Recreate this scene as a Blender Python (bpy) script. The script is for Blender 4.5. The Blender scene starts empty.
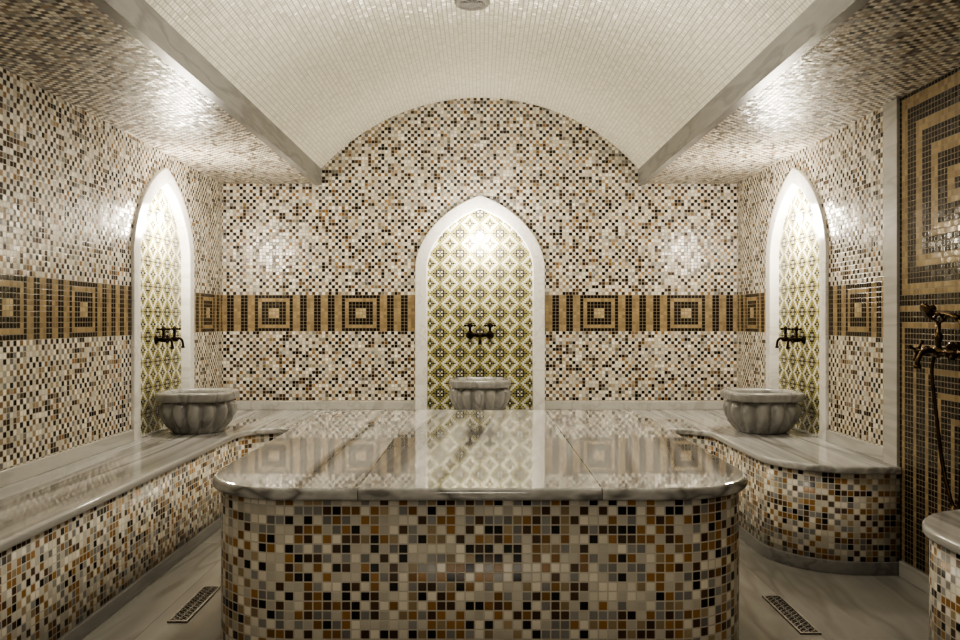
import bpy, math, random
import bmesh
from mathutils import Vector, Matrix
random.seed(4)
scene = bpy.context.scene
COL = scene.collection
CH = 0.97          # eye height
PT = 0.0228        # bench / table tile pitch
NB = 11
BH = .225
PW = BH/NB         # wall tile pitch
PB = .54/25        # band tile width
XW = 1.6; YB = 5.15; YF = -1.2
ZS = CH+0.845      # soffit
ZT = CH-0.557      # bench top
BZ = CH-0.07       # band bottom

# ---------------------------------------------------------------- materials
def new_mat(name):
    m = bpy.data.materials.new(name); m.use_nodes = True
    nt = m.node_tree
    b = nt.nodes["Principled BSDF"]
    return m, nt, b
class N:
    def __init__(s, nt): s.nt = nt
    def __call__(s, typ, **kw):
        n = s.nt.nodes.new(typ)
        ins = kw.pop('ins', {})
        for k, v in kw.items(): setattr(n, k, v)
        for k, v in ins.items():
            if isinstance(v, bpy.types.NodeSocket): s.nt.links.new(v, n.inputs[k])
            else: n.inputs[k].default_value = v
        return n
def math_(n, op, a, b=None, c=None):
    ins = {0: a}
    if b is not None: ins[1] = b
    if c is not None: ins[2] = c
    return n('ShaderNodeMath', operation=op, ins=ins).outputs[0]
def ramp(n, fac, stops, interp='CONSTANT'):
    r = n('ShaderNodeValToRGB', ins={0: fac})
    cr = r.color_ramp; cr.interpolation = interp
    while len(cr.elements) < len(stops): cr.elements.new(0.5)
    for e, (p, c) in zip(cr.elements, stops):
        e.position = p; e.color = (*c, 1)
    return r.outputs[0]
def mosaic(name, palette, grout, gw=0.07, tilt=0.06, rough=0.16, attr=False, var=0.25, spec=0.5, check=0.0):
    m, nt, b = new_mat(name); n = N(nt)
    uv = n('ShaderNodeTexCoord').outputs['UV']
    fl = n('ShaderNodeVectorMath', operation='FLOOR', ins={0: uv}).outputs[0]
    fr = n('ShaderNodeVectorMath', operation='FRACTION', ins={0: uv}).outputs[0]
    wn = n('ShaderNodeTexWhiteNoise', noise_dimensions='3D', ins={'Vector': fl})
    fl2 = n('ShaderNodeVectorMath', operation='ADD', ins={0: fl, 1: (37.3, 11.7, 5.1)}).outputs[0]
    wn2 = n('ShaderNodeTexWhiteNoise', noise_dimensions='3D', ins={'Vector': fl2})
    sp = n('ShaderNodeSeparateXYZ', ins={0: fr})
    def edge(s): return math_(n, 'MINIMUM', s, math_(n, 'SUBTRACT', 1.0, s))
    d = math_(n, 'MINIMUM', edge(sp.outputs[0]), edge(sp.outputs[1]))
    mask = n('ShaderNodeMapRange', interpolation_type='SMOOTHSTEP', ins={'Value': d, 'From Min': gw*0.7, 'From Max': gw*1.3}).outputs[0]
    if attr:
        base = n('ShaderNodeAttribute', attribute_name='tile_col').outputs['Color']
    else:
        stops = []; acc = 0; tot = sum(w for w, _ in palette)
        for w, c in palette:
            stops.append((acc, c)); acc += w/tot
        val = wn.outputs['Value']
        if check:
            # alternate cells mostly fall on the light ground colour, the others on the colours
            s2 = n('ShaderNodeSeparateXYZ', ins={0: fl})
            par = math_(n, 'FLOORED_MODULO', math_(n, 'ADD', s2.outputs[0], s2.outputs[1]), 2.0)
            s3 = n('ShaderNodeSeparateXYZ', ins={0: wn2.outputs['Color']})
            g = math_(n, 'MULTIPLY', math_(n, 'GREATER_THAN', par, 0.5), math_(n, 'LESS_THAN', s3.outputs[1], check))
            lo = math_(n, 'MULTIPLY', val, 0.2)
            hi = math_(n, 'ADD', 0.2*check, math_(n, 'MULTIPLY', val, 1-0.2*check))
            val = math_(n, 'ADD', math_(n, 'MULTIPLY', g, lo), math_(n, 'MULTIPLY', math_(n, 'SUBTRACT', 1.0, g), hi))
        base = ramp(n, val, stops)
    v = n('ShaderNodeMapRange', ins={'Value': wn2.outputs['Value'], 'To Min': 1-var, 'To Max': 1+var}).outputs[0]
    hs = n('ShaderNodeHueSaturation', ins={'Value': v, 'Color': base}).outputs[0]
    mix = n('ShaderNodeMix', data_type='RGBA', ins={0: mask, 6: (*grout, 1), 7: hs})
    nt.links.new(mix.outputs[2], b.inputs['Base Color'])
    rg = n('ShaderNodeMapRange', ins={'Value': mask, 'To Min': 0.7, 'To Max': rough}).outputs[0]
    nt.links.new(rg, b.inputs['Roughness'])
    geo = n('ShaderNodeNewGeometry')
    off = n('ShaderNodeVectorMath', operation='SUBTRACT', ins={0: wn2.outputs['Color'], 1: (.5, .5, .5)}).outputs[0]
    off = n('ShaderNodeVectorMath', operation='SCALE', ins={0: off, 'Scale': tilt}).outputs[0]
    nn = n('ShaderNodeVectorMath', operation='ADD', ins={0: geo.outputs['Normal'], 1: off}).outputs[0]
    nn = n('ShaderNodeVectorMath', operation='NORMALIZE', ins={0: nn}).outputs[0]
    bp = n('ShaderNodeBump', ins={'Strength': 0.5, 'Distance': 0.0015, 'Height': mask, 'Normal': nn})
    nt.links.new(bp.outputs[0], b.inputs['Normal'])
    b.inputs['Specular IOR Level'].default_value = spec
    return m
def marble(name, c_light, c_mid, c_dark, stretch=(3.0, 0.45, 3.0), rot=0.0, rough=0.12, seams=None, seam_y=None, scale=2.2, slabrot=0.0, seamdark=.5, dist=.5, ior=1.5, fine=.35, det=7.0):
    m, nt, b = new_mat(name); n = N(nt)
    oc = n('ShaderNodeTexCoord').outputs['Object']
    sep = n('ShaderNodeSeparateXYZ', ins={0: oc})
    vec = oc; line = None
    idx = None
    def addline(sock, pos):
        dd = math_(n, 'ABSOLUTE', math_(n, 'SUBTRACT', sock, pos))
        return math_(n, 'LESS_THAN', dd, 0.0013)
    for axis, ss in ((0, seams), (1, seam_y)):
        for s in ss or []:
            g = math_(n, 'GREATER_THAN', sep.outputs[axis], s)
            idx = g if idx is None else math_(n, 'ADD', idx, g)
            l = addline(sep.outputs[axis], s)
            line = l if line is None else math_(n, 'MAXIMUM', line, l)
    tone = None
    if idx is not None:
        ang = math_(n, 'MULTIPLY', idx, slabrot)
        vec = n('ShaderNodeVectorRotate', rotation_type='Z_AXIS', ins={'Vector': vec, 'Angle': ang}).outputs[0]
        cx = n('ShaderNodeCombineXYZ', ins={0: math_(n, 'MULTIPLY', idx, 3.7), 1: math_(n, 'MULTIPLY', idx, 5.3), 2: 0.0}).outputs[0]
        vec = n('ShaderNodeVectorMath', operation='ADD', ins={0: vec, 1: cx}).outputs[0]
        # each slab has its own overall tone
        w1 = n('ShaderNodeTexWhiteNoise', noise_dimensions='1D', ins={'W': math_(n, 'ADD', idx, 7.0)}).outputs['Value']
        tone = n('ShaderNodeMapRange', ins={'Value': w1, 'To Min': .82, 'To Max': 1.12}).outputs[0]
    vec = n('ShaderNodeVectorRotate', rotation_type='Z_AXIS', ins={'Vector': vec, 'Angle': rot}).outputs[0]
    mp = n('ShaderNodeMapping', ins={0: vec, 'Scale': stretch}).outputs[0]
    n1 = n('ShaderNodeTexNoise', ins={'Vector': mp, 'Scale': scale, 'Detail': det, 'Roughness': 0.55, 'Distortion': dist}).outputs[0]
    n2 = n('ShaderNodeTexNoise', ins={'Vector': mp, 'Scale': scale*3.7, 'Detail': det*.7, 'Roughness': 0.6, 'Distortion': dist*.6}).outputs[0]
    f = math_(n, 'ADD', math_(n, 'MULTIPLY', n1, 1-fine), math_(n, 'MULTIPLY', n2, fine))
    c = ramp(n, f, [(0.34, c_dark), (0.41, c_mid), (0.455, c_light), (0.49, c_dark), (0.525, c_light), (0.56, c_mid), (0.60, c_light), (0.67, c_dark)], 'LINEAR')
    if tone is not None:
        c = n('ShaderNodeHueSaturation', ins={'Value': tone, 'Color': c}).outputs[0]
    if line is not None:
        mx = n('ShaderNodeMix', data_type='RGBA', ins={0: line, 6: c, 7: (c_dark[0]*seamdark, c_dark[1]*seamdark, c_dark[2]*seamdark, 1)})
        c = mx.outputs[2]
    nt.links.new(c, b.inputs['Base Color'])
    b.inputs['Roughness'].default_value = rough
    b.inputs['IOR'].default_value = ior
    return m
def plain(name, col, rough=0.4, metal=0.0, emit=None, es=0.0):
    m, nt, b = new_mat(name); n = N(nt)
    oc = n('ShaderNodeTexCoord').outputs['Object']
    ns = n('ShaderNodeTexNoise', ins={'Vector': oc, 'Scale': 40.0, 'Detail': 4.0}).outputs[0]
    c = ramp(n, ns, [(0.3, tuple(x*.75 for x in col)), (0.7, tuple(min(1, x*1.2) for x in col))], 'LINEAR')
    nt.links.new(c, b.inputs['Base Color'])
    b.inputs['Roughness'].default_value = rough; b.inputs['Metallic'].default_value = metal
    if emit:
        b.inputs['Emission Color'].default_value = (*emit, 1); b.inputs['Emission Strength'].default_value = es
    return m

CREAM=(.77,.73,.64); TAN=(.35,.27,.18); BRN=(.080,.046,.028); BLK=(.012,.010,.008); OCH=(.26,.155,.07); GRY=(.23,.225,.215)
M_wall = mosaic('wall_mosaic', [(25,CREAM),(9,(.50,.45,.36)),(10,TAN),(23,BRN),(20,BLK),(8,OCH),(14,GRY)], (.47,.43,.355), check=.86, tilt=.10, rough=.20)
M_soff = mosaic('soffit_mosaic', [(24,CREAM),(9,(.45,.40,.33)),(10,TAN),(22,BRN),(20,BLK),(9,OCH),(14,GRY)], (.38,.345,.28), tilt=0.15, check=.82, rough=.28)
M_table = mosaic('table_mosaic', [(30,(.80,.76,.67)),(20,(.38,.21,.072)),(9,(.46,.36,.23)),(14,(.12,.07,.04)),(11,BLK),(19,(.33,.325,.315))], (.70,.66,.58), tilt=0.05, gw=0.078, check=.45, rough=.28)
M_vault = mosaic('vault_mosaic', [(60,(.91,.89,.79)),(25,(.88,.86,.755)),(15,(.83,.81,.70))], (.46,.445,.365), gw=0.075, tilt=0.09, rough=0.19, var=.04)
M_patt = mosaic('pattern_mosaic', None, (.27,.225,.155), attr=True, var=.24, gw=.07)
M_flor = mosaic('floral_mosaic', None, (.62,.60,.49), attr=True, gw=0.03, tilt=0.05, var=.08, rough=.25)
M_tab = marble('tabletop_marble', (.64,.638,.63), (.46,.455,.445), (.215,.21,.20), stretch=(1.05,.045,2.4), rot=.02, scale=1.8, seams=[-.29,.29], slabrot=0.07, rough=0.03, seamdark=.8, dist=.10, ior=1.75, fine=.26, det=3.5)
M_bench = marble('bench_marble', (.62,.617,.608), (.48,.475,.465), (.29,.285,.275), stretch=(1.6,.07,2.4), scale=2.0, seam_y=[.5,1.6,2.6], rough=0.06, seamdark=.8, dist=.1, ior=1.6, fine=.26, det=3.5)
M_white = marble('white_marble', (.82,.81,.78), (.79,.78,.75), (.70,.68,.65), scale=1.5, rough=.2)
M_grey = marble('grey_marble', (.28,.275,.265), (.25,.245,.235), (.19,.185,.178), scale=1.5, rough=.33, fine=.2, det=4.0)
M_pale = marble('pale_marble', (.56,.55,.52), (.54,.53,.50), (.46,.45,.42), scale=1.5, rough=.25, fine=.2, det=3.0)
M_floor = marble('floor_marble', (.43,.42,.395), (.40,.39,.365), (.33,.32,.298), stretch=(1.1,.2,1), rot=.08, seams=[-1.05,1.05], seam_y=[1.2,2.4,3.6], rough=.08, seamdark=.8, dist=.4, fine=.2, det=3.0)
M_basin = marble('basin_marble', (.38,.375,.36), (.33,.325,.31), (.245,.24,.23), stretch=(2,2,1), scale=1.6, rough=.14, fine=.2, det=3.0)
M_bronze = plain('aged_bronze', (.035,.024,.015), .28, 1.0)
M_brass = plain('aged_brass', (.12,.082,.042), .25, 1.0)
M_metal = plain('drain_steel', (.30,.28,.25), .35, 1.0)
M_dark = plain('cavity_shade', (.02,.018,.015), .6)  # near-black colour stands in for shade inside the drain and vent
M_vent = plain('vent_paint', (.35,.335,.31), .5)
M_lamp = plain('lamp_glass', (.9,.88,.8), .3, 0, (1,.92,.8), 45.0)

# ---------------------------------------------------------------- mesh builder
class MB:
    def __init__(s): s.v=[]; s.f=[]; s.uv=[]; s.c=[]; s.m=[]; s.sm=[]
    def face(s, pts, uvs=None, mat=0, col=(1,1,1), smooth=False):
        i=len(s.v); s.v.extend([tuple(p) for p in pts]); s.f.append(tuple(range(i,i+len(pts))))
        s.uv.append(uvs or [(p[0]/PT,p[1]/PT) for p in pts]); s.c.append(col); s.m.append(mat); s.sm.append(smooth)
    def build(s, name, mats, origin=(0,0,0), merge=True):
        me=bpy.data.meshes.new(name); o=Vector(origin)
        vs=[Vector(v)-o for v in s.v]
        me.from_pydata(vs,[],s.f)
        me.uv_layers.new(name='UVMap'); me.color_attributes.new('tile_col','FLOAT_COLOR','CORNER')
        uvf=[]; cf=[]
        for fi,f in enumerate(s.f):
            for j in range(len(f)):
                uvf.extend(s.uv[fi][j]); cf.extend((*s.c[fi],1))
        me.uv_layers['UVMap'].data.foreach_set('uv',uvf)
        me.color_attributes['tile_col'].data.foreach_set('color',cf)
        me.polygons.foreach_set('material_index',s.m); me.polygons.foreach_set('use_smooth',s.sm)
        for m in mats: me.materials.append(m)
        if merge:
            bm=bmesh.new(); bm.from_mesh(me); bmesh.ops.remove_doubles(bm,verts=bm.verts,dist=1e-5); bm.to_mesh(me); bm.free()
        me.update()
        ob=bpy.data.objects.new(name,me); COL.objects.link(ob); ob.location=o
        return ob
def tag(ob,label,cat,group=None,kind=None):
    ob['label']=label; ob['category']=cat
    if group: ob['group']=group
    if kind: ob['kind']=kind
def struct(ob,label,cat): tag(ob,label,cat,kind='structure'); return ob
def empty(name,loc=(0,0,0),rz=0):
    e=bpy.data.objects.new(name,None); e.empty_display_size=.1; e.location=loc; e.rotation_euler=(0,0,rz); COL.objects.link(e); return e

def sweep(mb, pts, r, seg=10, M=Matrix.Identity(4), cap=True):
    pts=[Vector(p) for p in pts]; n=len(pts); rs=r if isinstance(r,(list,tuple)) else [r]*n
    rings=[]; up=None
    for i,p in enumerate(pts):
        t=(pts[min(i+1,n-1)]-pts[max(i-1,0)]).normalized()
        if up is None:
            up=Vector((0,0,1)) if abs(t.z)<.9 else Vector((1,0,0))
        a=(up-t*up.dot(t)).normalized(); up=a; b=t.cross(a)
        rings.append([M@(p+(a*math.cos(q)+b*math.sin(q))*rs[i]) for q in [2*math.pi*k/seg for k in range(seg)]])
    for i in range(n-1):
        for k in range(seg):
            k2=(k+1)%seg
            mb.face([rings[i][k],rings[i][k2],rings[i+1][k2],rings[i+1][k]],smooth=True)
    if cap:
        mb.face(rings[0][::-1]); mb.face(rings[-1])
def lathe(mb, prof, seg=24, M=Matrix.Identity(4), fr=None, mat=0):
    rings=[]
    for r,z in prof:
        ring=[]
        for k in range(seg):
            q=2*math.pi*k/seg; rr=fr(q,r,z) if fr else r
            ring.append(M@Vector((rr*math.cos(q),rr*math.sin(q),z)))
        rings.append(ring)
    for i in range(len(prof)-1):
        for k in range(seg):
            k2=(k+1)%seg
            mb.face([rings[i][k],rings[i][k2],rings[i+1][k2],rings[i+1][k]],smooth=True,mat=mat)
def box(mb,x0,x1,y0,y1,z0,z1,M=Matrix.Identity(4),mat=0):
    c=[M@Vector(p) for p in [(x0,y0,z0),(x1,y0,z0),(x1,y1,z0),(x0,y1,z0),(x0,y0,z1),(x1,y0,z1),(x1,y1,z1),(x0,y1,z1)]]
    for f in [(3,2,1,0),(4,5,6,7),(0,1,5,4),(1,2,6,5),(2,3,7,6),(3,0,4,7)]:
        mb.face([c[i] for i in f],mat=mat)
def smoothpts(pts, sub=6):
    out=[]; P=[Vector(p) for p in pts]; n=len(P)
    for i in range(n-1):
        p0=P[max(i-1,0)];p1=P[i];p2=P[i+1];p3=P[min(i+2,n-1)]
        for k in range(sub):
            t=k/sub
            out.append(.5*((2*p1)+(-p0+p2)*t+(2*p0-5*p1+4*p2-p3)*t*t+(-p0+3*p1-3*p2+p3)*t**3))
    out.append(P[-1]); return out
def fillet(pts,rad,seg=12):
    out=[]; n=len(pts)
    for i in range(n):
        p=Vector(pts[i]); a=Vector(pts[i-1]); b=Vector(pts[(i+1)%n]); r=rad[i]
        if r<=0: out.append(p); continue
        da=(a-p).normalized(); db=(b-p).normalized(); ang=da.angle(db); t=r/math.tan(ang/2)
        bis=(da+db).normalized(); c=p+bis*(r/math.sin(ang/2))
        s=p+da*t-c; e=p+db*t-c
        a0=math.atan2(s.y,s.x); a1=math.atan2(e.y,e.x); d=a1-a0
        while d>math.pi: d-=2*math.pi
        while d<-math.pi: d+=2*math.pi
        for k in range(seg+1):
            q=a0+d*k/seg; out.append(c+Vector((math.cos(q),math.sin(q)))*r)
    return out
def prism(poly,z0,z1,name,mats,origin,zuv=0.0,bevel=0):
    mb=MB(); n=len(poly); acc=0
    for i in range(n):
        a=poly[i]; b=poly[(i+1)%n]; L=(b-a).length
        if L<1e-6: continue
        mb.face([(a.x,a.y,z0),(b.x,b.y,z0),(b.x,b.y,z1),(a.x,a.y,z1)],
                [(acc/PT+50,(z0-zuv)/PT),((acc+L)/PT+50,(z0-zuv)/PT),((acc+L)/PT+50,(z1-zuv)/PT),(acc/PT+50,(z1-zuv)/PT)],smooth=True)
        acc+=L
    mb.face([(p.x,p.y,z1) for p in poly]); mb.face([(p.x,p.y,z0) for p in poly][::-1])
    ob=mb.build(name,mats,origin)
    if bevel:
        bv=ob.modifiers.new('bevel','BEVEL'); bv.width=bevel; bv.segments=4; bv.limit_method='ANGLE'; bv.angle_limit=math.radians(40)
    return ob
def adopt(parent,*kids):
    for k in kids:
        loc=k.location.copy()-parent.location
        k.parent=parent; k.location=loc

# ---------------------------------------------------------------- arch
A_IN,A_OUT=.328,.402; SPR=.32; ZIN=.69; ZOUT=.775; ND=.035
def arch_z(x,a,zt):
    t=min(1,abs(x)/a); h=zt-SPR; k=.26
    return SPR+h*((1-k)*math.sqrt(max(0,1-t**2.1))+k*(1-t)**1.15)
def arch_path(a,zt,n=22):
    pts=[]
    for k in range(n+1):
        q=math.pi/2*k/n; x=-a*math.cos(q); pts.append((x,arch_z(x,a,zt)))
    return pts+[(-x,z) for x,z in pts[-2::-1]]

GOLD=(.38,.285,.16); PGOLD=(.50,.40,.25); DRK=(.024,.016,.011)
def band_col(i,j):
    a=abs(i)
    if a<=5:
        r=max(a,abs(j-5)); return {5:DRK,4:GOLD,3:DRK,2:DRK}.get(r,PGOLD)
    return GOLD if ((a-6)//2)%2==0 else DRK

# ---------------------------------------------------------------- walls
def wall(name,P,flip,u0,u1,ztop,cu,centers,label,panel=None):
    mb=MB()
    def q(ua,ub,za0,zb0,za1,zb1,mat=0,col=(1,1,1),uo=0,pu=PW):
        p=[P(ua,za0),P(ub,zb0),P(ub,zb1),P(ua,za1)]
        uv=[((ua-uo)/pu,(za0-BZ)/PW),((ub-uo)/pu,(zb0-BZ)/PW),((ub-uo)/pu,(zb1-BZ)/PW),((ua-uo)/pu,(za1-BZ)/PW)]
        uv=[(a+400,b+400) for a,b in uv]
        if flip: p.reverse(); uv.reverse()
        mb.face(p,uv,mat,col)
    us=set([u0,u1])
    for k in range(int((u1-u0)/.05)+1): us.add(round(u0+k*.05,4))
    us={u for u in us if not (cu-A_IN-.01<u<cu+A_IN+.01)}
    for x,_ in arch_path(A_IN,ZIN): us.add(round(cu+x,6))
    us=sorted(u for u in us if u0<=u<=u1)
    for a,b in zip(us,us[1:]):
        m=(a+b)/2
        if abs(m-cu)<A_IN:
            q(a,b,CH+arch_z(a-cu,A_IN,ZIN),CH+arch_z(b-cu,A_IN,ZIN),ztop(a),ztop(b))
        else:
            q(a,b,0,0,BZ,BZ); q(a,b,BZ+BH,BZ+BH,ztop(a),ztop(b))
    ints=[(u0,cu-A_IN),(cu+A_IN,u1)]
    for a,b in ints:
        cs=[c for c in centers if a-.2<c<b+.2] or centers
        cs=sorted(cs); bounds=[a]+[(x+y)/2 for x,y in zip(cs,cs[1:])]+[b]
        for c,lo,hi in zip(cs,bounds,bounds[1:]):
            i=math.floor((lo-c)/PB+.5)
            while c+(i-.5)*PB<hi-1e-6:
                ta=max(lo,c+(i-.5)*PB); tb=min(hi,c+(i+.5)*PB)
                if tb-ta>1e-4:
                    for j in range(NB):
                        z=BZ+j*PW; q(ta,tb,z,z,z+PW,z+PW,1,band_col(i,j),c-.5*PB,PB)
                i+=1
    if panel: panel(mb,P,flip)
    ob=mb.build(name,[M_wall,M_patt]); struct(ob,label,'wall'); return ob
VR=1.317; VC=CH+1.38-VR; VX=0.985
def vault_z(x): return VC+math.sqrt(VR*VR-x*x)
def back_top(u): return vault_z(u) if abs(u)<=1.0 else ZS
wall('wall_back',lambda u,z:(u,YB,z),False,-XW,XW,back_top,0.0,[-1.28,-.74,.74,1.28],'far wall in brown and cream mosaic with geometric band')
wall('wall_left',lambda u,z:(-XW,u,z),False,YF,YB,lambda u:ZS,4.21,[-.43,.11,.65,1.19,1.73,2.27,2.81,3.35,4.88],'side wall in brown and cream mosaic with geometric band')
YP=3.165
def key_panel(mb,P,flip):
    ny=int(round((YP-YF)/PW))+1; nz=int(ZS/PW)+1
    for i in range(ny):
        ub=YP-i*PW; ua=max(YF,ub-PW)
        if ub-ua<1e-4: continue
        for j in range(nz):
            za=j*PW; zb=min(ZS,za+PW)
            jt=int((ZS-za)/PW-.5)
            W=42; ii=i%W
            if jt<38: d=min(ii,W-1-ii,jt,37-jt); col=GOLD if d%5 in (1,2) else DRK
            elif jt<41: col=GOLD if jt==39 else DRK
            else:
                d=min(ii,W-1-ii,jt-41); col=GOLD if (d%4)==1 else DRK
            p=[P(ua,za),P(ub,za),P(ub,zb),P(ua,zb)]
            uv=[(-i-1+300,j),(-i+300,j),(-i+300,j+1),(-i-1+300,j+1)]
            if flip: p.reverse(); uv.reverse()
            mb.face(p,uv,1,col)
wall('wall_right',lambda u,z:(XW,u,z),True,YP,YB,lambda u:ZS,4.21,[3.51,4.88],'side wall in cream mosaic beside dark gold nested pattern',key_panel)
mb=MB(); pts=[(-XW,YF,0),(-XW,YF,ZS),(-1.0,YF,ZS),(-1.0,YF,vault_z(1.0))]+[(x/20,YF,vault_z(x/20)) for x in range(-19,20)]+[(1.0,YF,vault_z(1.0)),(1.0,YF,ZS),(XW,YF,ZS),(XW,YF,0)]
mb.face(pts,[(p[0]/PW+100,p[2]/PW) for p in pts])
struct(mb.build('wall_front',[M_wall]),'plain mosaic wall closing the room','wall')
mb=MB()
for s in (-1,1):
    xa,xb=sorted((s*1.0,s*XW))
    pts=[(xa,YF,ZS),(xa,YB,ZS),(xb,YB,ZS),(xb,YF,ZS)]
    mb.face(pts,[(p[0]/PW+100,p[1]/PW+100) for p in pts],0)
nv=48; PV=.021
th=math.asin(VX/VR)
for k in range(nv):
    a=-th+2*th*k/nv; b=-th+2*th*(k+1)/nv
    pa=(VR*math.sin(a),VC+VR*math.cos(a)); pb=(VR*math.sin(b),VC+VR*math.cos(b))
    mb.face([(pa[0],YF,pa[1]),(pa[0],YB,pa[1]),(pb[0],YB,pb[1]),(pb[0],YF,pb[1])],
            [(a*VR/PV+100,YF/PV+100),(a*VR/PV+100,YB/PV+100),(b*VR/PV+100,YB/PV+100),(b*VR/PV+100,YF/PV+100)],1,smooth=True)
struct(mb.build('ceiling',[M_soff,M_vault]),'barrel vault in pearly cream mosaic between flat soffits','ceiling')
for i,s in enumerate((-1,1)):
    mb=MB(); xa,xb=sorted((s*.984,s*1.022)); box(mb,xa,xb,YF,YB,ZS-.008,CH+.940)
    ob=mb.build('trim_%d'%(i+1),[M_grey],((xa+xb)/2,YF,ZS)); struct(ob,'polished grey marble cornice along the vault edge','trim')
mb=MB(); box(mb,XW-.012,XW,YP-.005,YP+.10,ZT,ZS)
ob=mb.build('trim_3',[M_pale],(XW,YP,ZT)); struct(ob,'pale marble pilaster strip between two mosaic patterns','trim')
mb=MB(); mb.face([(-XW,YF,0),(XW,YF,0),(XW,YB,0),(-XW,YB,0)])
struct(mb.build('floor',[M_floor]),'polished beige veined marble slab floor','floor')
def bb(name,x0,x1,y0,y1,z0=ZT,h=.055):
    mb=MB(); box(mb,x0,x1,y0,y1,z0,z0+h); ob=mb.build(name,[M_pale],((x0+x1)/2,(y0+y1)/2,z0))
    bv=ob.modifiers.new('b','BEVEL'); bv.width=.003; bv.segments=2
    struct(ob,'pale marble skirting along the mosaic wall','baseboard')
bb('baseboard_back',-XW+.013,-A_OUT,YB-.013,YB); bb('baseboard_back.001',A_OUT,XW-.013,YB-.013,YB)
bb('baseboard_left',-XW,-XW+.013,YF,4.21-A_OUT); bb('baseboard_left.001',-XW,-XW+.013,4.21+A_OUT,YB-.013)
bb('baseboard_right',XW-.013,XW,YP+.10,4.21-A_OUT); bb('baseboard_right.001',XW-.013,XW,4.21+A_OUT,YB-.013)
bb('baseboard_right.002',XW-.015,XW,2.47,3.14,0,.06)

# ---------------------------------------------------------------- niches
def FL(i,j):
    a=min(i%12,12-i%12); b=min(j%12,12-j%12)
    c=abs(i%12-6); d=abs(j%12-6)
    W=(.80,.785,.67); Y=(.46,.41,.12); O=(.20,.195,.05); K=(.022,.018,.018); B=(.06,.05,.07)
    if a+b==0: return Y
    if (a,b) in ((1,0),(0,1)): return K
    if (a,b)==(1,1): return W
    if (a,b) in ((2,0),(0,2)): return K
    if (a,b) in ((2,1),(1,2)): return K
    if (a,b) in ((3,0),(0,3)): return B
    if (a,b)==(2,2): return K
    if (a,b) in ((3,1),(1,3)): return O
    if (a,b) in ((4,0),(0,4)): return K
    if (a,b) in ((5,0),(0,5)): return Y
    if c+d==0: return W
    if c+d==1: return K
    if (c,d)==(1,1): return O
    if (c,d) in ((2,0),(0,2)): return K
    if (c,d) in ((2,1),(1,2)): return Y
    if (c,d) in ((3,0),(0,3)): return O
    if (c,d)==(2,2): return W
    if a+b==6: return O
    if a+b==5 and a!=0 and b!=0: return Y
    return W
def niche_parts():
    pi=arch_path(A_IN,ZIN); po=arch_path(A_OUT,ZOUT)
    zb=-.557
    pi=[(-A_IN,zb),(-A_IN,-.1)]+pi+[(A_IN,-.1),(A_IN,zb)]; po=[(-A_OUT,zb),(-A_OUT,-.1)]+po+[(A_OUT,-.1),(A_OUT,zb)]
    mb=MB(); F=-.014; D=ND
    def v(p,y): return (p[0],y,p[1]-zb)
    for k in range(len(pi)-1):
        a,b,c,d=po[k],po[k+1],pi[k+1],pi[k]
        mb.face([v(a,F),v(b,F),v(c,F),v(d,F)],smooth=False)
        mb.face([v(d,D),v(c,D),v(c,F),v(d,F)],smooth=True)
        mb.face([v(a,F),v(b,F),v(b,0),v(a,0)],smooth=True)
    fr=mb.build('marble_frame',[M_white])
    bm=bmesh.new(); bm.from_mesh(fr.data); bmesh.ops.recalc_face_normals(bm,faces=bm.faces); bm.to_mesh(fr.data); bm.free()
    bv=fr.modifiers.new('b','BEVEL'); bv.width=.005; bv.segments=3; bv.limit_method='ANGLE'; bv.angle_limit=math.radians(50)
    mb=MB(); box(mb,-A_IN,A_IN,-.001,D,-.02,.001); sill=mb.build('sill',[M_bench])
    mb=MB(); t=.0104
    ni=int(A_IN/t)+1
    for i in range(-ni,ni+1):
        x0=max(-A_IN,(i-.5)*t); x1=min(A_IN,(i+.5)*t)
        if x1<=x0: continue
        for j in range(0,int((ZIN-zb)/t)+1):
            z0=j*t; z1=z0+t
            if z0>arch_z(min(abs(x0),abs(x1)),A_IN,ZIN)-zb+t: continue
            mb.face([(x0,D,z0),(x1,D,z0),(x1,D,z1),(x0,D,z1)],[(i+200,j),(i+201,j),(i+201,j+1),(i+200,j+1)],0,FL(i,j+3))
    pn=mb.build('floral_tile_panel',[M_flor])
    return [fr,pn,sill]
def replicate(top,parts,loc,rz,group,label,cat,name):
    e=top.copy(); COL.objects.link(e); e.location=loc; e.rotation_euler=(0,0,rz)
    mp={}
    for p in parts:
        c=p.copy(); COL.objects.link(c); mp[p]=c
        c.parent=e if p.parent==top else mp[p.parent]
    tag(e,label,cat,group); return e
PLACES=[((0,YB),0),((-XW,4.21),math.pi/2),((XW,4.21),-math.pi/2)]
def at(pl,u,d,z):
    (x,y),r=pl; c,s=math.cos(r),math.sin(r); lx,ly=u,-d
    return (x+c*lx-s*ly,y+s*lx+c*ly,z)
parts=niche_parts(); top=empty('wall_niche',at(PLACES[0],0,0,ZT))
for p in parts: p.parent=top
NL=['pointed marble niche with floral tiles centred in the end wall','pointed marble niche with floral tiles beside the long bench','pointed marble niche with floral tiles above the short rounded bench']
tag(top,NL[0],'niche','pointed wall niches')
for k in (1,2): replicate(top,parts,at(PLACES[k],0,0,ZT),PLACES[k][1],'pointed wall niches',NL[k],'niche','wall_niche')
mb=MB(); R=Matrix.Rotation(math.pi/2,4,'X')
lathe(mb,[(0,0),(.026,0),(.026,.008),(.022,.010)],M=R); base=mb.build('lamp_base',[M_white])
mb=MB(); lathe(mb,[(.022,.008),(.022,.014),(.018,.020),(.010,.024),(0.0001,.025)],M=R); gl=mb.build('lamp_glass',[M_lamp])
top=empty('wall_lamp',at(PLACES[0],0,-ND,CH+.52)); base.parent=top; gl.parent=top
LL='small round glowing lamp high inside the tiled niche'
tag(top,LL,'lamp','niche lamps')
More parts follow.
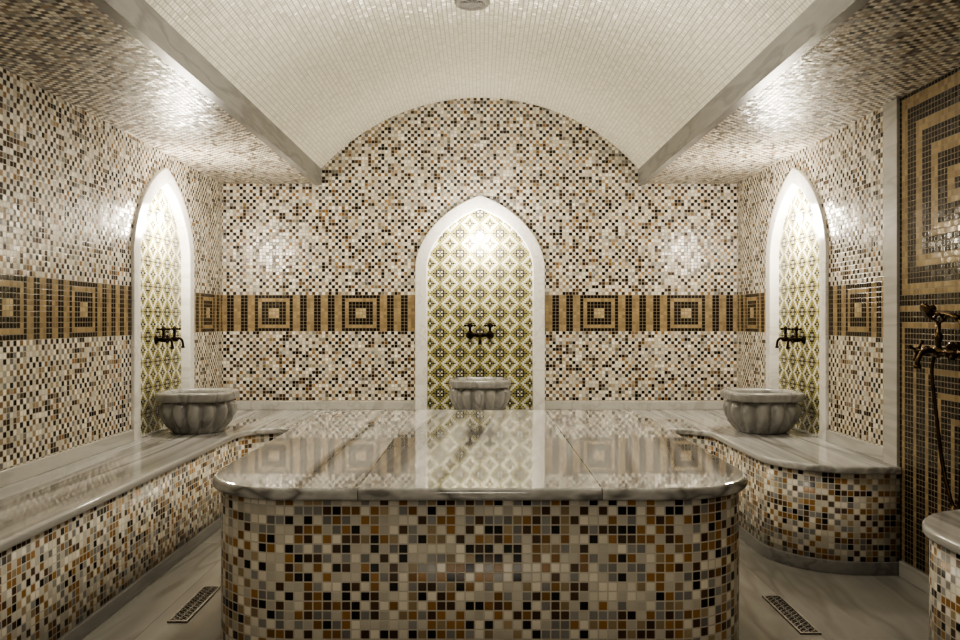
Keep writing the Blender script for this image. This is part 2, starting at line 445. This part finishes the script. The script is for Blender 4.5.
for k in (1,2): replicate(top,[base,gl],at(PLACES[k],0,-ND,CH+.52),PLACES[k][1],'niche lamps',LL,'lamp','wall_lamp')
for k in range(3):
    ld=bpy.data.lights.new('niche_light','POINT'); ld.energy=[10,13.5,13.5][k]; ld.color=(1,.915,.79); ld.shadow_soft_size=.09
    lo=bpy.data.objects.new('niche_light',ld); COL.objects.link(lo); lo.location=at(PLACES[k],0,.11,CH+.50)

# ---------------------------------------------------------------- basins
def basin_parts():
    SX=lambda n: (lambda q,r,z: r/((abs(math.cos(q))**n+abs(math.sin(q))**n)**(1/n)))
    def lobed(q,r,z):
        w=max(0,min(1,(z-.004)/.02))*max(0,min(1,(.170-z)/.012)); return r*(1+w*(.17*abs(math.sin(7*q+.3))**.85-.13))
    T=Matrix.Translation((0,-.212,0))
    mb=MB(); lathe(mb,[(.001,0),(.130,0),(.138,.006),(.142,.012),(.154,.028),(.174,.05),(.190,.08),(.200,.105),(.202,.13),(.194,.15),(.182,.162),(.175,.17)],seg=210,M=T,fr=lobed)
    lathe(mb,[(.150,.172),(.145,.13),(.12,.09),(.06,.07),(.001,.066)],seg=210,M=T)
    bo=mb.build('bowl',[M_basin])
    mb=MB(); lathe(mb,[(.150,.168),(.188,.168),(.200,.172),(.207,.180),(.207,.205),(.203,.213),(.195,.217),(.172,.217),(.158,.212),(.152,.2),(.150,.175),(.150,.168)],seg=112,M=T,fr=SX(3.2))
    ri=mb.build('rim',[M_basin])
    return [bo,ri]
bp=basin_parts(); top=empty('wash_basin',at(PLACES[0],0,.0,ZT))
for p in bp: p.parent=top
top.scale=(.90,.90,.95)
BL=['fluted grey marble basin on the ledge below the central niche','fluted grey marble basin on the long bench under a niche','fluted grey marble basin on the rounded bench under a niche']
tag(top,BL[0],'basin','marble wash basins')
for k in (1,2):
    e=replicate(top,bp,at(PLACES[k],-.06 if k==1 else .06,-.0,ZT),PLACES[k][1],'marble wash basins',BL[k],'basin','wash_basin'); e.scale=(.9,.9,.94)

# ---------------------------------------------------------------- faucets
RX=Matrix.Rotation(math.pi/2,4,'X')
def cross_handle(mb,c,axis='z',s=1.0):
    M=Matrix.Translation(c)
    if axis=='y': M=M@RX
    if axis=='-y': M=M@Matrix.Rotation(-math.pi/2,4,'X')
    lathe(mb,[(.0001,0),(.006*s,0),(.006*s,.016*s),(.010*s,.02*s),(.010*s,.028*s),(.004*s,.036*s),(.0001,.038*s)],14,M)
    for q in range(4):
        a=q*math.pi/2+.4; d=Vector((math.cos(a),math.sin(a),0))
        sweep(mb,[d*.004*s+Vector((0,0,.024*s)),d*.018*s+Vector((0,0,.024*s)),d*.024*s+Vector((0,0,.024*s)),d*.030*s+Vector((0,0,.024*s))],[.004*s,.0035*s,.0065*s,.003*s],8,M)
mb=MB()
lathe(mb,[(.0001,0),(.026,0),(.026,.004),(.016,.010),(.011,.016)],20,RX)
sweep(mb,[(0,0,0),(0,-.02,0),(0,-.035,0),(0,-.052,0),(0,-.065,0)],[.009,.009,.014,.014,.010],14)
sweep(mb,[(0,-.043,0),(0,-.043,.03)],[.010,.007],12)
f_body=mb.build('valve_body',[M_bronze])
mb=MB(); sweep(mb,smoothpts([(0,-.055,0),(0,-.072,.005),(0,-.088,-.006),(0,-.094,-.03),(0,-.094,-.042)],5),.007,12); sweep(mb,[(0,-.094,-.040),(0,-.094,-.050)],[.010,.010],12)
f_sp=mb.build('spout',[M_bronze])
mb=MB(); cross_handle(mb,(0,-.043,.028),'z',1.25); f_h=mb.build('cross_handle',[M_bronze])
top=empty('faucet',at(PLACES[1],.05-.075,-ND,CH-.10),PLACES[1][1]); top.scale=(.92,.88,.92)
fp=[f_body,f_sp,f_h]
for p in fp: p.parent=top
FLb='aged bronze wall tap with cross handle above a basin'
tag(top,FLb,'faucet','bronze wall taps')
for k in (1,2):
    sh={1:.05,2:-.05}[k]
    for u in (-.075,.075):
        if k==1 and u<0: continue
        replicate(top,fp,at(PLACES[k],u+sh,-ND,CH-.10),PLACES[k][1],'bronze wall taps',FLb,'faucet','faucet')
# joined mixer in the central niche
mb=MB(); S=.062
for s in (-1,1):
    Mx=Matrix.Translation((s*S,0,0))
    lathe(mb,[(.0001,0),(.024,0),(.024,.004),(.015,.010),(.010,.016)],20,Mx@RX)
    sweep(mb,[(s*S,0,0),(s*S,-.03,0),(s*S,-.05,0)],[.009,.010,.012],12)
    sweep(mb,[(s*S,-.045,-.014),(s*S,-.045,0),(s*S,-.045,.018),(s*S,-.045,.03)],[.008,.016,.012,.008],14)
sweep(mb,[(-S,-.045,0),(-.03,-.045,0),(-.015,-.045,0),(0,-.045,0),(.015,-.045,0),(.03,-.045,0),(S,-.045,0)],[.009,.009,.013,.018,.013,.009,.009],14)
m1=mb.build('mixer_body',[M_bronze])
mb=MB(); sweep(mb,smoothpts([(0,-.055,0),(0,-.08,.012),(0,-.105,.0),(0,-.115,-.03),(0,-.115,-.045)],5),.008,12); sweep(mb,[(0,-.115,-.043),(0,-.115,-.055)],[.011,.011],12)
m2=mb.build('spout',[M_bronze])
mb=MB(); cross_handle(mb,(-S,-.045,.028),'z',1.35); m3=mb.build('cross_handle',[M_bronze])
mb=MB(); cross_handle(mb,(S,-.045,.028),'z',1.35); m4=mb.build('cross_handle',[M_bronze])
e=empty('wall_mixer_tap',at(PLACES[0],0,-ND,CH-.095))
for p in (m1,m2,m3,m4): p.parent=e
tag(e,'dark bronze wall mixer with two cross handles above basin','faucet')

# ---------------------------------------------------------------- benches
def bench(name,pts,rad,ins,label):
    o=(pts[0][0],pts[0][1],0)
    poly=fillet(pts,rad)
    slab=prism(poly,ZT-.03,ZT,'seat_slab',[M_bench],o,bevel=.010)
    p2,r2=ins(.018); body=prism(fillet(p2,r2),0,ZT-.03,'mosaic_base',[M_table],o)
    p3,r3=ins(.006); pl=prism(fillet(p3,r3),0,.05,'plinth',[M_grey],o,bevel=.003)
    e=empty(name,o); adopt(e,slab,body,pl); tag(e,label,'bench'); return e
XL,XR,YI,YE=-1.2,1.15,4.27,3.14
def U(d):
    return ([(-XW,YF),(XL-d,YF),(XL-d,YI+d),(XR+d,YI+d),(XR+d,YE+d),(XW,YE+d),(XW,YB),(-XW,YB)],[0,0,.2+d,.2+d,.32-d,0,0,0])
p,r=U(0); bench('wall_bench',p,r,U,'long wall bench with veined marble seat and mosaic base')
def E(d): return ([(1.19+d,YF),(1.19+d,2.46-d),(XW,2.46-d),(XW,YF)],[0,.3-d,0,0])
p,r=E(0); bench('wall_bench',p,r,E,'separate mosaic bench with rounded end beneath the shower')

# ---------------------------------------------------------------- table
TZ=CH-.40
def T(d): return ([(-.703+d,1.965+d),(.703-d,1.965+d),(.703-d,3.69-d),(-.703+d,3.69-d)],[.25-d]*4)
o=(0,2.83,0); 
top_=prism(fillet(*T(0)),TZ-.03,TZ,'tabletop',[M_tab],o,bevel=.012)
bod=prism(fillet(*T(.022)),0,TZ-.03,'mosaic_base',[M_table],o)
pl=prism(fillet(*T(.012)),0,.05,'plinth',[M_grey],o,bevel=.003)
e=empty('massage_table',o); adopt(e,top_,bod,pl); tag(e,'central heated marble slab table with rounded mosaic base','table')

# ---------------------------------------------------------------- drains
def drain():
    mb=MB(); w,l=.032,.175
    for x0,x1,y0,y1 in [(-w,w,-l,-l+.007),(-w,w,l-.007,l),(-w,-w+.007,-l+.007,l-.007),(w-.007,w,-l+.007,l-.007)]: box(mb,x0,x1,y0,y1,.0,.006)
    f=mb.build('drain_frame',[M_metal])
    mb=MB(); wi=w-.007; li=l-.007
    box(mb,-wi,wi,-li,li,.0005,.0015,mat=1)
    # fine diamond lattice of thin bars
    n=14; st=2*li/n
    for i in range(n):
        y0=-li+i*st; y1=y0+st
        for h in (-1,1):
            xs=(0,h*wi)
            for xa,xb in ((xs[0],xs[1]),(xs[1],xs[0])):
                L=math.hypot(xb-xa,st); ang=math.atan2(st,xb-xa)
                M=Matrix.Translation(((xa+xb)/2,(y0+y1)/2,0))@Matrix.Rotation(ang,4,'Z')
                box(mb,-L/2,L/2,-.0016,.0016,.0015,.005,M)
    box(mb,-.0015,.0015,-li,li,.0015,.0048)
    g=mb.build('grate',[M_metal,M_dark]); return [f,g]
dp=drain(); top=empty('floor_drain',(-.97,2.83,0)); 
for p in dp: p.parent=top
DL='narrow patterned metal drain grate set into the marble floor'
tag(top,DL,'drain','floor drains'); replicate(top,dp,(1.02,2.73,0),0,'floor drains',DL,'drain','floor_drain')

# ---------------------------------------------------------------- vent
zv=vault_z(0)-.012
mb=MB(); lathe(mb,[(.055,0),(.055,-.006),(.062,-.012),(.07,-.010),(.075,.0),(.075,.012)],40)
r1=mb.build('vent_ring',[M_vent])
mb=MB()
for r in (.012,.022,.032,.042,.052): lathe(mb,[(r-.003,-.002),(r+.003,-.006),(r+.003,-.004),(r-.003,0)],32)
lathe(mb,[(.0001,.004),(.055,.004)],32,mat=1)
for k in range(4):
    M=Matrix.Rotation(k*math.pi/4,4,'Z'); box(mb,-.055,.055,-.002,.002,-.004,0,M)
r2=mb.build('vent_louvre',[M_vent,M_dark])
e=empty('ceiling_vent',(-.035,3.575,zv)); r1.parent=e; r2.parent=e; tag(e,'round grey louvred vent in the vault crown','vent')

# ---------------------------------------------------------------- shower mixer
o=Vector((XW,2.74,CH-.105)); X=-.085
mb=MB()
for y in (-.07,.07):
    Ry=Matrix.Translation((0,y,0))@Matrix.Rotation(-math.pi/2,4,'Y')
    lathe(mb,[(.0001,0),(.032,0),(.032,.005),(.022,.009),(.024,.013),(.012,.022),(.010,.05),(.014,.056),(.010,.062),(.010,.085)],24,Ry)
sweep(mb,[(X,-.10,0),(X,-.088,0),(X,-.08,0),(X,-.07,0),(X,-.06,0),(X,-.05,0),(X,-.03,0),(X,-.015,0),(X,0,0),(X,.015,0),(X,.03,0),(X,.05,0),(X,.06,0),(X,.07,0),(X,.08,0),(X,.088,0),(X,.10,0)],[.008,.012,.010,.018,.010,.013,.009,.016,.021,.016,.009,.013,.010,.018,.010,.012,.008],18)
sweep(mb,[(X,0,0),(X,0,.03),(X,0,.045),(X,0,.055),(X,0,.065),(X,0,.10)],[.012,.007,.013,.013,.007,.008],14)
b1=mb.build('mixer_body',[M_brass])
mb=MB(); cross_handle(mb,(X,.098,0),'-y',1.3); h1=mb.build('cross_handle',[M_brass])
mb=MB(); cross_handle(mb,(X,-.098,0),'y',1.3); h2=mb.build('cross_handle',[M_brass])
mb=MB(); sweep(mb,smoothpts([(X,0,0),(X-.03,0,.004),(X-.055,0,-.004),(X-.07,0,-.03),(X-.07,0,-.045)],5),.008,12); sweep(mb,[(X-.07,0,-.043),(X-.07,0,-.055)],[.012,.012],12); sp=mb.build('spout',[M_brass])
mb=MB(); sweep(mb,smoothpts([(X-.02,-.04,.125),(X,-.03,.105),(X,0,.098),(X,.03,.105),(X-.02,.04,.125)],5),.004,8); sweep(mb,smoothpts([(X+.02,-.04,.125),(X,-.03,.105),(X,0,.098),(X,.03,.105),(X+.02,.04,.125)],5),.004,8)
cr=mb.build('cradle',[M_brass])
mb=MB(); sweep(mb,[(X,-.12,.108),(X,-.10,.115),(X,-.08,.12),(X,-.05,.124),(X,-.02,.127),(X,.02,.13),(X,.04,.135)],[.007,.011,.008,.012,.008,.008,.011],14)
Mh=Matrix.Translation((X-.002,.05,.140))@Matrix.Rotation(math.radians(-115),4,'Y')
lathe(mb,[(.0001,-.02),(.010,-.018),(.012,-.006),(.026,.008),(.029,.014),(.026,.018),(.0001,.019)],28,Mh)
hs=mb.build('handset',[M_brass])
mb=MB(); hp=smoothpts([(X,.03,-.018),(X+.0,.04,-.08),(X+.01,.03,-.22),(X+.02,.01,-.38),(X+.03,-.03,-.50),(X+.03,-.07,-.48),(X+.02,-.10,-.30),(X+.005,-.13,-.1),(X,-.14,.05),(X,-.12,.108)],8)
sweep(mb,hp,[.0055+.0012*(i%2) for i in range(len(hp))],10); ho=mb.build('hose',[M_brass])
e=empty('shower_mixer',o)
for p_ in (b1,h1,h2,sp,cr,hs,ho): p_.parent=e
tag(e,'aged bronze shower mixer with handset and hanging hose','shower')

# ---------------------------------------------------------------- lights
def pl_(loc,en,rad,col=(1,.935,.835)):
    ld=bpy.data.lights.new('room_fill','POINT'); ld.energy=en; ld.color=col; ld.shadow_soft_size=rad
    lo=bpy.data.objects.new('room_fill',ld); COL.objects.link(lo); lo.location=loc
pl_((0,-.4,1.4),14,.3)  # added fill behind the camera, no fixture, brightens the table front
pl_((0,2.8,1.95),16,.2)  # added fill below the vault crown, has no lamp of its own
w=bpy.data.worlds.new('world'); scene.world=w; w.use_nodes=True
w.node_tree.nodes['Background'].inputs[0].default_value=(.9,.75,.55,1); w.node_tree.nodes['Background'].inputs[1].default_value=.02
cd=bpy.data.cameras.new('camera'); cd.sensor_width=36; cd.lens=31.1; cd.clip_start=.02
co=bpy.data.objects.new('camera',cd); COL.objects.link(co); co.location=(0,0,CH); co.rotation_euler=(math.pi/2,0,0); scene.camera=co
scene.view_settings.view_transform='AgX'
try: scene.view_settings.look='AgX - High Contrast'
except Exception: pass
scene.view_settings.exposure=0.38
